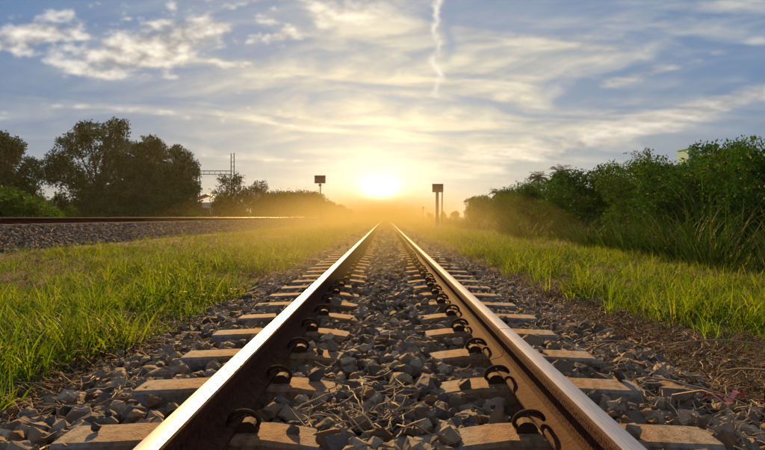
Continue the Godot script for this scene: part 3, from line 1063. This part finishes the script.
func build_left_trees() -> void:
	var dark := [Color(0.055, 0.105, 0.034), Color(0.068, 0.122, 0.038), Color(0.045, 0.088, 0.032)]
	var mid := [Color(0.05, 0.075, 0.025), Color(0.065, 0.09, 0.03), Color(0.04, 0.062, 0.022)]
	var bright := [Color(0.085, 0.14, 0.025), Color(0.06, 0.11, 0.02), Color(0.11, 0.155, 0.03)]
	var u := 58.0 / 645.0      # metres per photograph pixel at the row of dark trees
	var grp := "dark trees beyond the raised track"
	tree("tree", "tall dark tree with two open rounded heads beyond the raised track", "tree", at_px(100, 58), 9.0, 0.22, [
		[Vector3(-0.2, 3.0, 0), 2.3], [Vector3(-2.6, 4.2, 0.3), 1.5], [Vector3(-3.4, 5.4, 0.0), 1.1], [Vector3(-1.9, 6.6, 0.2), 1.35], [Vector3(-1.0, 7.7, 0), 1.05], [Vector3(0.9, 7.4, 0.3), 1.1], [Vector3(1.5, 8.0, -0.2), 0.85], [Vector3(1.7, 6.3, 0.2), 1.2], [Vector3(0.2, 5.6, -0.4), 1.3], [Vector3(-4.2, 4.3, 0.3), 1.0], [Vector3(2.2, 4.4, 0.3), 1.5]],
		2500, 10, 0.20, dark, mats.dark_leaf, 401, grp).scale = Vector3.ONE * 1.1
	tree("tree", "dark tree with flat topped side head standing beside the tall one", "tree", at_px(147, 59), 8.0, 0.2, [
		[Vector3(0, 2.6, 0), 2.4], [Vector3(-1.2, 4.8, 0.2), 1.7], [Vector3(0.4, 5.4, 0), 1.6], [Vector3(0.3, 6.9, 0), 0.8], [Vector3(0.9, 6.6, 0.2), 0.8], [Vector3(-0.6, 6.5, 0.1), 0.7], [Vector3(2.0, 3.6, 0), 1.5]],
		2400, 10, 0.20, dark, mats.dark_leaf, 402, grp).scale = Vector3.ONE * 1.08
	tree("tree", "dark tree with pointed head and drooping open twigs next to the gantry", "tree", at_px(180, 57), 7.0, 0.18, [
		[Vector3(-0.2, 2.0, 0), 1.9], [Vector3(-0.7, 4.4, 0.1), 1.2], [Vector3(0.2, 5.6, 0), 0.9], [Vector3(0.9, 4.7, 0), 0.85], [Vector3(-0.4, 6.2, 0), 0.6], [Vector3(1.0, 3.3, 0.2), 0.8], [Vector3(0.0, 3.4, 0), 1.1]],
		1800, 10, 0.19, dark, mats.dark_leaf, 403, grp).scale = Vector3.ONE * 1.06
	tree("tree", "dark round tree standing apart from the tall trees beyond a gap", "tree", at_px(-2, 58), 8.0, 0.22, [
		[Vector3(-0.5, 3.0, 0), 2.4], [Vector3(1.5, 3.2, 0), 1.8], [Vector3(0.4, 5.6, 0.2), 1.5], [Vector3(-1.4, 6.3, 0), 1.6], [Vector3(1.2, 6.6, 0), 0.9], [Vector3(2.6, 5.0, 0), 0.8], [Vector3(0.0, 7.2, 0), 0.8]],
		2700, 10, 0.21, dark, mats.dark_leaf, 404, grp).scale = Vector3.ONE * 1.08
	# low bright bushes in front of them
	var b0 := tree("bush", "bright green low bush at the foot of the dark trees", "bush", at_px(22, 27), 2.0, 0.05, [
		[Vector3(0, 0.8, 0), 0.95], [Vector3(-0.9, 0.7, 0.1), 0.75], [Vector3(0.9, 0.6, 0), 0.7], [Vector3(-0.3, 1.35, 0), 0.55], [Vector3(0.5, 1.15, 0.1), 0.5]], 420, 9, 0.14, bright, mats.leaf, 411, "low bushes along the raised track")
	b0.set_meta("called", "bush")
	rng.seed = 415
	for s in [[-8, 27, 1.1], [48, 29, 0.75], [5, 33, 1.25], [70, 40, 0.8], [190, 50, 0.75], [225, 60, 0.5], [250, 66, 0.55], [265, 68, 0.5], [145, 52, 0.55], [95, 45, 0.6], [210, 62, 0.45], [290, 75, 0.5]]:
		var where := "bright green low bush in front of the dark round tree beyond the gap" if s[0] < 10 else "bright green low bush at the foot of the dark trees" if s[0] < 180 else "small bright bush close to the pale house between the trees" if s[0] < 230 else "small bright bush in front of the hazy trees along the raised track"
		var o := copy(b0, at_px(s[0], s[1]), rr(0, TAU), where)
		o.scale = Vector3(1.1, 1.0, 1.1) * float(s[2])
	# dark undergrowth between and behind the tall trees
	var d0 := tree("bush", "broad dark bush filling the gap between the trunks of the dark trees", "bush", at_px(60, 62), 3.0, 0.08, [
		[Vector3(0, 1.0, 0), 1.3], [Vector3(-1.5, 0.9, 0.1), 1.1], [Vector3(1.5, 0.9, 0), 1.1], [Vector3(-0.5, 1.9, 0), 1.0], [Vector3(0.8, 1.8, 0.1), 1.0], [Vector3(0, 2.6, 0), 0.7]], 800, 9, 0.2, dark, mats.dark_leaf, 412, "dark bushes between the tall trees")
	rng.seed = 417
	for s in [[88, 62, 1.2], [118, 63, 1.3], [146, 62, 1.25], [172, 61, 1.1], [35, 63, 1.0], [12, 62, 1.2], [-20, 60, 1.2], [195, 80, 0.8], [240, 84, 0.8], [262, 86, 0.9], [104, 56, 0.8], [160, 55, 0.75], [75, 57, 0.7]]:
		var o := copy(d0, at_px(s[0], s[1]), rr(0, TAU))
		o.scale = Vector3(1.15, 1.0, 1.15) * float(s[2])
	# middle trees by the gantry
	tree("tree", "broad green tree with a square head under the signal mast", "tree", at_px(230, 74), 6.5, 0.18, [
		[Vector3(0, 2.2, 0), 1.9], [Vector3(-1.2, 3.0, 0), 1.2], [Vector3(0.1, 4.3, 0), 1.3], [Vector3(-0.7, 5.2, 0), 0.7], [Vector3(0.8, 5.2, 0.1), 0.75], [Vector3(1.4, 3.2, 0), 1.2]],
		800, 8, 0.2, mid, mats.dark_leaf, 421, "")
	tree("tree", "small rounded green tree in front of the one under the signal mast", "tree", at_px(224, 66), 3.6, 0.12, [
		[Vector3(0, 1.4, 0), 1.3], [Vector3(-0.7, 1.7, 0), 0.9], [Vector3(0.8, 1.7, 0), 1.0], [Vector3(0.1, 2.6, 0), 0.9]],
		500, 8, 0.17, mid, mats.leaf, 422, "")
	tree("tree", "leaning green tree beside the broad one under the mast", "tree", at_px(252, 78), 5.5, 0.16, [
		[Vector3(0, 1.8, 0), 1.6], [Vector3(0.2, 3.4, 0), 1.4], [Vector3(0.9, 4.4, 0), 1.0], [Vector3(-0.8, 3.2, 0.1), 1.1], [Vector3(1.6, 3.4, 0), 0.7]],
		700, 8, 0.2, mid, mats.dark_leaf, 423, "")
	# the row that follows the track towards the sun
	var row := tree("tree", "hazy round headed tree in the row running beside the track", "tree", at_px(278, 84), 4.6, 0.14, [
		[Vector3(0, 1.7, 0), 1.6], [Vector3(-1.2, 2.3, 0), 1.3], [Vector3(1.3, 2.2, 0), 1.3], [Vector3(0.2, 3.2, 0), 1.2], [Vector3(-0.9, 3.3, 0.2), 0.8], [Vector3(1.0, 3.3, 0.2), 0.7]],
		800, 8, 0.22, mid, mats.dark_leaf, 431, "hazy trees in the row beside the track")
	row.set_meta("called", "tree")
	rng.seed = 433
	var k := 0
	for dist in [90.0, 97.0, 105.0, 113.0, 122.0, 132.0, 144.0, 158.0, 174.0, 195.0, 220.0, 250.0]:
		var o := copy(row, Vector3(-14.5 + rr(-1, 1), -0.1, -dist), rr(0, TAU))
		o.scale = Vector3(1.25, rr(0.95, 1.2), 1.25) * rr(0.95, 1.2)
		k += 1

func palm(label: String, at: Vector3, height: float, seed_: int) -> void:
	rng.seed = seed_
	var t := thing("palm_tree", label, "palm tree", at, 0.0, "")
	var pts := []
	var rad := []
	for k in 7:
		pts.append(Vector3(0.12 * sin(k * 0.5) * height / 8.0, height * k / 6.0, 0)); rad.append(0.17 - 0.012 * k)
	part("trunk", tube(pts, rad, 8), mats.bark, t)
	var v := PackedVector3Array()
	var c := PackedColorArray()
	for k in 36:
		var a := TAU * k / 36.0 + rr(-0.1, 0.1)
		frond(v, c, pts[6], Vector3(cos(a), rr(-0.7, 1.4), sin(a)), rr(1.4, 2.1), Color(0.04, 0.06, 0.02) * rr(0.8, 1.2))
	part("crown", mesh_of(v, c), mats.leaf, t)

func build_far() -> void:
	var mid := [Color(0.05, 0.075, 0.022), Color(0.065, 0.09, 0.026), Color(0.04, 0.062, 0.02)]
	palm("palm with a full round head rising behind the thicket, the lower one", at_px(538, 92), 6.3, 501)
	palm("palm with a ragged head rising behind the thicket, close to the bushes", at_px(561, 84), 6.4, 502)
	palm("small palm with drooping fronds among the trees at the thicket's far end", at_px(497, 120), 5.2, 503)
	var a := tree("tree", "pale hazy tree with two peaks at the far end of the thicket", "tree", at_px(513, 76), 4.6, 0.14, [
		[Vector3(0, 1.6, 0), 1.6], [Vector3(-1.2, 2.3, 0), 1.2], [Vector3(0.9, 2.7, 0), 1.2], [Vector3(-0.5, 3.2, 0), 0.8], [Vector3(0.6, 3.6, 0.2), 0.7]],
		700, 8, 0.19, mid, mats.leaf, 511, "hazy trees at the far end of the thicket")
	a.set_meta("called", "tree")
	rng.seed = 515
	for s in [[548, 72, 0.75], [578, 62, 0.8], [490, 100, 0.95], [478, 135, 0.8], [470, 170, 0.8], [455, 210, 0.7], [443, 260, 0.75], [430, 320, 0.75], [604, 54, 0.75]]:
		var o := copy(a, at_px(s[0], s[1]), rr(0, TAU), "hazy tree in the line beyond the thicket's far end")
		o.scale = Vector3(1.2, 1, 1.2) * float(s[2])
	# dark umbrella-headed tree peeping over the bushes
	tree("tree", "dark flat headed tree peeping over the bushes of the thicket", "tree", at_px(733, 34, 0.1), 4.3, 0.1, [
		[Vector3(0, 3.9, 0), 0.62], [Vector3(-0.8, 3.75, 0), 0.45], [Vector3(0.8, 3.7, 0), 0.5], [Vector3(0.2, 3.2, 0), 0.7]],
		300, 9, 0.16, [Color(0.03, 0.045, 0.022), Color(0.04, 0.06, 0.025)], mats.dark_leaf, 521, "")
	# pale green building behind the thicket: only its stair tower shows above the bushes
	var at := at_px(689, 62, 0.1)
	var b := thing("building", "pale green flat roofed building rising just above the thicket", "building", at)
	part("wall", box_mesh(Vector3(-4.5, 0, -6), Vector3(4.5, 5.4, 0)), mats.green_plaster, b)
	part("roof", box_mesh(Vector3(-4.7, 5.4, -6.2), Vector3(4.7, 5.56, 0.2)), mats.green_plaster, b)
	var tower := part("stair_tower", box_mesh(Vector3(-0.15, 5.56, -2.4), Vector3(0.85, 7.15, 0)), mats.green_plaster, b)
	part("parapet", box_mesh(Vector3(-0.22, 7.15, -2.47), Vector3(0.92, 7.27, 0.07)), mats.green_plaster, tower)
	for k in 4:
		var x := -3.7 + 2.1 * k
		var f := part("window", box_mesh(Vector3(x, 2.6, -0.02), Vector3(x + 1.1, 3.9, 0.05)), mats.plaster, b)
		part("pane", box_mesh(Vector3(x + 0.08, 2.68, 0.052), Vector3(x + 1.02, 3.82, 0.06)), mats.dark_glass, f)
	# small house glimpsed between the trees
	var h := thing("house", "small pale house with a brown sheet roof glimpsed between the trees", "house", at_px(206, 92), 0.1)
	part("wall", box_mesh(Vector3(-2.6, 0, -4), Vector3(2.6, 2.9, 0)), mats.plaster, h)
	var r := PackedVector2Array([Vector2(-3.0, 2.9), Vector2(0, 4.0), Vector2(3.0, 2.9), Vector2(3.0, 2.98), Vector2(0, 4.1), Vector2(-3.0, 2.98)])
	part("roof", sweep(r, -4.4, 0.4), mats.roof_sheet, h)
	part("door", box_mesh(Vector3(-0.5, 0, 0.003), Vector3(0.5, 2.1, 0.05)), mats.bark, h)
	for x in [-2.1, 1.0]:
		var f := part("window", box_mesh(Vector3(x, 1.0, 0.003), Vector3(x + 1.0, 2.1, 0.05)), mats.gantry_steel, h)
		part("pane", box_mesh(Vector3(x + 0.07, 1.07, 0.052), Vector3(x + 0.93, 2.03, 0.06)), mats.dark_glass, f)
	# gantry and mast beyond the trees
	var g := thing("signal_gantry", "thin steel lattice gantry reaching out between the dark trees", "gantry", at_px(200, 70))
	var k70 := 70.0 / 645.0
	var ty := 0.775 + 43 * k70
	for y in [ty, ty + 0.36]:
		part("chord", tube([Vector3(-2.0, y, 0), Vector3(3.4, y, 0)], [0.045, 0.045], 6), mats.gantry_steel, g)
	for i in 10:
		var x := -2.0 + 0.6 * i
		part("lattice_bar", tube([Vector3(x, ty, 0), Vector3(x, ty + 0.36, 0)], [0.025, 0.025], 5), mats.gantry_steel, g)
	for x in [-0.35, -0.05]:
		part("post", tube([Vector3(x, 0, 0), Vector3(x, ty + 0.6, 0)], [0.06, 0.05], 6), mats.gantry_steel, g)
	var m := thing("signal_mast", "twin tube signal mast standing up behind the broad green tree", "mast", at_px(232.5, 78))
	var my := 0.775 + 64 * 78.0 / 645.0
	for x in [-0.18, 0.18]:
		part("tube", tube([Vector3(x, 0, 0), Vector3(x, my + 0.1 * x, 0)], [0.07, 0.055], 6), mats.gantry_steel, m)
	for k in 6:
		part("rung", tube([Vector3(-0.18, my - 0.5 - 0.55 * k, 0), Vector3(0.18, my - 0.5 - 0.55 * k, 0)], [0.03, 0.03], 5), mats.gantry_steel, m)

func build_signs() -> void:
	# signal board on the side of the raised track
	var at := at_px(320.0, 60)
	var s := thing("signal_board", "square signal board on a single slim post beside the grass strip", "signal board", at)
	var k := 60.0 / 645.0
	var mid := 0.775 + 37.8 * k
	part("post", tube([Vector3(0.02, 0, 0), Vector3(0.02, mid + 0.3, 0)], [0.06, 0.05], 8), mats.painted_post, s)
	var bd := part("board", box_mesh(Vector3(-0.51, mid - 0.37, 0.055), Vector3(0.51, mid + 0.37, 0.085)), mats.board, s)
	for y in [-0.22, 0.2]:
		part("stiffener", box_mesh(Vector3(-0.47, mid + y - 0.02, 0.085), Vector3(0.47, mid + y + 0.02, 0.11)), mats.painted_post, bd)
	part("lamp_box", box_mesh(Vector3(-0.13, mid - 0.62, -0.08), Vector3(0.13, mid - 0.42, 0.13)), mats.board, s)
	part("base", box_mesh(Vector3(-0.22, -0.05, -0.22), Vector3(0.26, 0.22, 0.22)), mats.plaster, s)
	# signal board on the side of the thicket: post and ladder
	at = at_px(437.5, 40)
	s = thing("signal_board", "square signal board on a post with a ladder, on a concrete base", "signal board", at)
	k = 40.0 / 645.0
	mid = 0.775 + 29 * k
	part("post", tube([Vector3(-0.03, 0, 0), Vector3(-0.03, mid + 0.25, 0)], [0.105, 0.09], 10), mats.painted_post, s)
	bd = part("board", box_mesh(Vector3(-0.34, mid - 0.26, 0.065), Vector3(0.34, mid + 0.26, 0.095)), mats.board, s)
	part("stiffener", box_mesh(Vector3(-0.3, mid - 0.02, 0.095), Vector3(0.3, mid + 0.02, 0.115)), mats.painted_post, bd)
	var ladder := part("ladder", tube([Vector3(0.30, 0, -0.3), Vector3(0.30, mid - 0.1, -0.05)], [0.025, 0.025], 6), mats.painted_post, s)
	part("rail", tube([Vector3(0.30, 0, -0.62), Vector3(0.30, mid - 0.1, -0.35)], [0.025, 0.025], 6), mats.painted_post, ladder)
	for i in 7:
		var y := 0.3 + 0.28 * i
		part("rung", tube([Vector3(0.30, y, -0.3 + y * 0.1), Vector3(0.30, y, -0.62 + y * 0.1)], [0.014, 0.014], 5), mats.painted_post, ladder)
	part("base", box_mesh(Vector3(-0.26, -0.05, -0.24), Vector3(0.22, 0.24, 0.24)), mats.plaster, s)
	# a thin pole far along the track
	s = thing("marker_post", "thin far marker post beside the track in the haze", "post", at_px(423, 95))
	part("pole", tube([Vector3.ZERO, Vector3(0, 2.3, 0)], [0.06, 0.05], 6), mats.painted_post, s)
	part("plate", box_mesh(Vector3(-0.15, 2.0, 0.055), Vector3(0.15, 2.35, 0.08)), mats.board, s)

# ------------------------------------------------------------------ straw, stalks and litter
func build_small_things() -> void:
	rng.seed = 601
	var stalks := [
		[Vector3(1.02, 0.02, -2.32), Vector3(1.08, 0.07, -2.1), Vector3(1.10, -0.08, -1.98)],
		[Vector3(1.12, -0.02, -2.75), Vector3(1.32, -0.03, -2.4), Vector3(1.42, -0.14, -2.1)],
		[Vector3(1.38, 0.0, -3.3), Vector3(1.75, 0.06, -3.05), Vector3(1.86, -0.12, -2.75)],
		[Vector3(1.02, 0.02, -3.3), Vector3(1.24, 0.03, -3.15), Vector3(1.30, -0.1, -2.95)],
		[Vector3(-0.16, 0.03, -2.42), Vector3(-0.11, 0.03, -2.25), Vector3(-0.08, 0.01, -2.1)],
		[Vector3(-0.10, 0.05, -2.36), Vector3(-0.09, 0.06, -2.25), Vector3(-0.10, -0.01, -2.17)],
		[Vector3(-0.32, 0.0, -2.2), Vector3(-0.2, 0.04, -2.28), Vector3(-0.06, 0.03, -2.36)],
		[Vector3(1.55, -0.05, -3.0), Vector3(1.68, 0.0, -2.7), Vector3(1.62, -0.13, -2.45)]]
	var at_what := ["beside a block stone", "lying across the stones at the ballast edge", "arching over the withered grass", "curving out of the ballast edge", "on the stones between the rails", "standing in the stones between the rails", "lying along a sleeper between the rails", "bent over the edge of the withered grass"]
	for k in stalks.size():
		var o := thing("dry_stalk", "long dry straw coloured stalk " + at_what[k], "stalk", Vector3.ZERO, 0.0, "dry stalks on the ballast")
		var p: Array = stalks[k]
		var mid: Vector3 = p[1] * 2.0 - (p[0] + p[2]) * 0.5
		var pts := []
		var rad := []
		for i in 11:
			var t := i / 10.0
			pts.append(p[0] * (1 - t) ** 2 + mid * 2 * t * (1 - t) + p[2] * t * t + rdir() * 0.004); rad.append(lerpf(0.0035, 0.0018, t))
		part("stem", tube(pts, rad, 5), mats.straw, o)
		var v := PackedVector3Array()
		var c := PackedColorArray()
		for i in 2:
			var q: Vector3 = pts[3 + 4 * i]
			add_leaf(v, c, q, (rdir() + Vector3.DOWN * 0.3).normalized(), Vector3.UP, 0.06, 0.006, Color(0.28, 0.2, 0.12))
		part("leaf", mesh_of(v, c), mats.dry_grass, o)
	# straw and small broken stems strewn on the ballast
	var straws := []
	for k in 6:
		var pts := []
		for i in 5: pts.append(Vector3(lerpf(-0.06, 0.06, i / 4.0), rr(-0.006, 0.006), rr(-0.012, 0.012)))
		straws.append(tube(pts, [0.0016, 0.0022, 0.0022, 0.002, 0.0012], 5))
	var sm: StandardMaterial3D = mats.straw.duplicate()
	sm.vertex_color_use_as_albedo = true
	var rows := []
	for k in 2600:
		var x := 0.0
		var z := -rr(1.3, 9.0)
		var w := rng.randf()
		if w < 0.09: x = rr(-0.45, 0.4) 
		elif w < 0.24: x = -rr(1.0, 1.6)
		else: x = rr(0.95, 2.0)
		if w < 0.035: z = -rr(2.0, 2.5); x = rr(-0.32, 0.1)
		var y := maxf(ballast_y(x, z), ground_y(x, z)) + rr(0.01, 0.055)
		rows.append([k % 6, Transform3D((Basis(Vector3.UP, rr(0, TAU)) * Basis(Vector3.BACK, rr(-0.45, 0.45))).scaled(Vector3.ONE * rr(0.5, 1.5)), Vector3(x, y, z)), Color(1, 1, 1) * rr(0.35, 1.25)])
	var st := thing("straw", "dry straw and broken stems strewn over the ballast edge", "straw")
	st.set_meta("kind", "stuff")
	scatter("stems", straws, sm, rows, st)
	# strip of pink plastic among the withered grass
	var v := PackedVector3Array()
	var prev := []
	for i in 13:
		var t := i / 12.0
		var mid := Vector3(1.30 + 0.20 * t, -0.075 + 0.012 * sin(t * 11.0), -2.66 + 0.05 * sin(t * 5.0))
		var wd := Vector3(0.006 * sin(t * 9.0), 0.012 * cos(t * 6.0), 0.014)
		var now := [mid - wd, mid + wd]
		if i > 0:
			for q in [prev[0], prev[1], now[1], prev[0], now[1], now[0]]: v.append(q)
		prev = now
	var l := part("plastic_strip", mesh_of(v), mats.pink_plastic, self)
	tag(l, "crumpled strip of pink plastic on the withered grass beside the ballast", "litter")

# ------------------------------------------------------------------ golden haze added low over the track to stand in for sun glow
func build_added_mist() -> void:
	# nested banks, so that it thins out gradually
	for k in 10:
		var t := k / 9.0
		var d := [Vector3(-0.5, 0.3, -lerpf(112.0, 66.0, t)), Vector3(lerpf(26.0, 6.0, sqrt(t)), lerpf(6.4, 1.4, t), lerpf(212.0, 124.0, t)), 0.0026 + 0.0030 * t]
		var f := FogVolume.new()
		f.name = numbered("added_mist")
		f.shape = RenderingServer.FOG_VOLUME_SHAPE_ELLIPSOID
		f.size = d[1]
		f.position = d[0]
		var m := FogMaterial.new()
		m.density = d[2]
		m.albedo = Color(1.0, 0.92, 0.56)
		f.material = m
		tag(f, "added golden haze standing in for sun glow low along the track", "added_mist", "", "stuff")
		add_child(f)
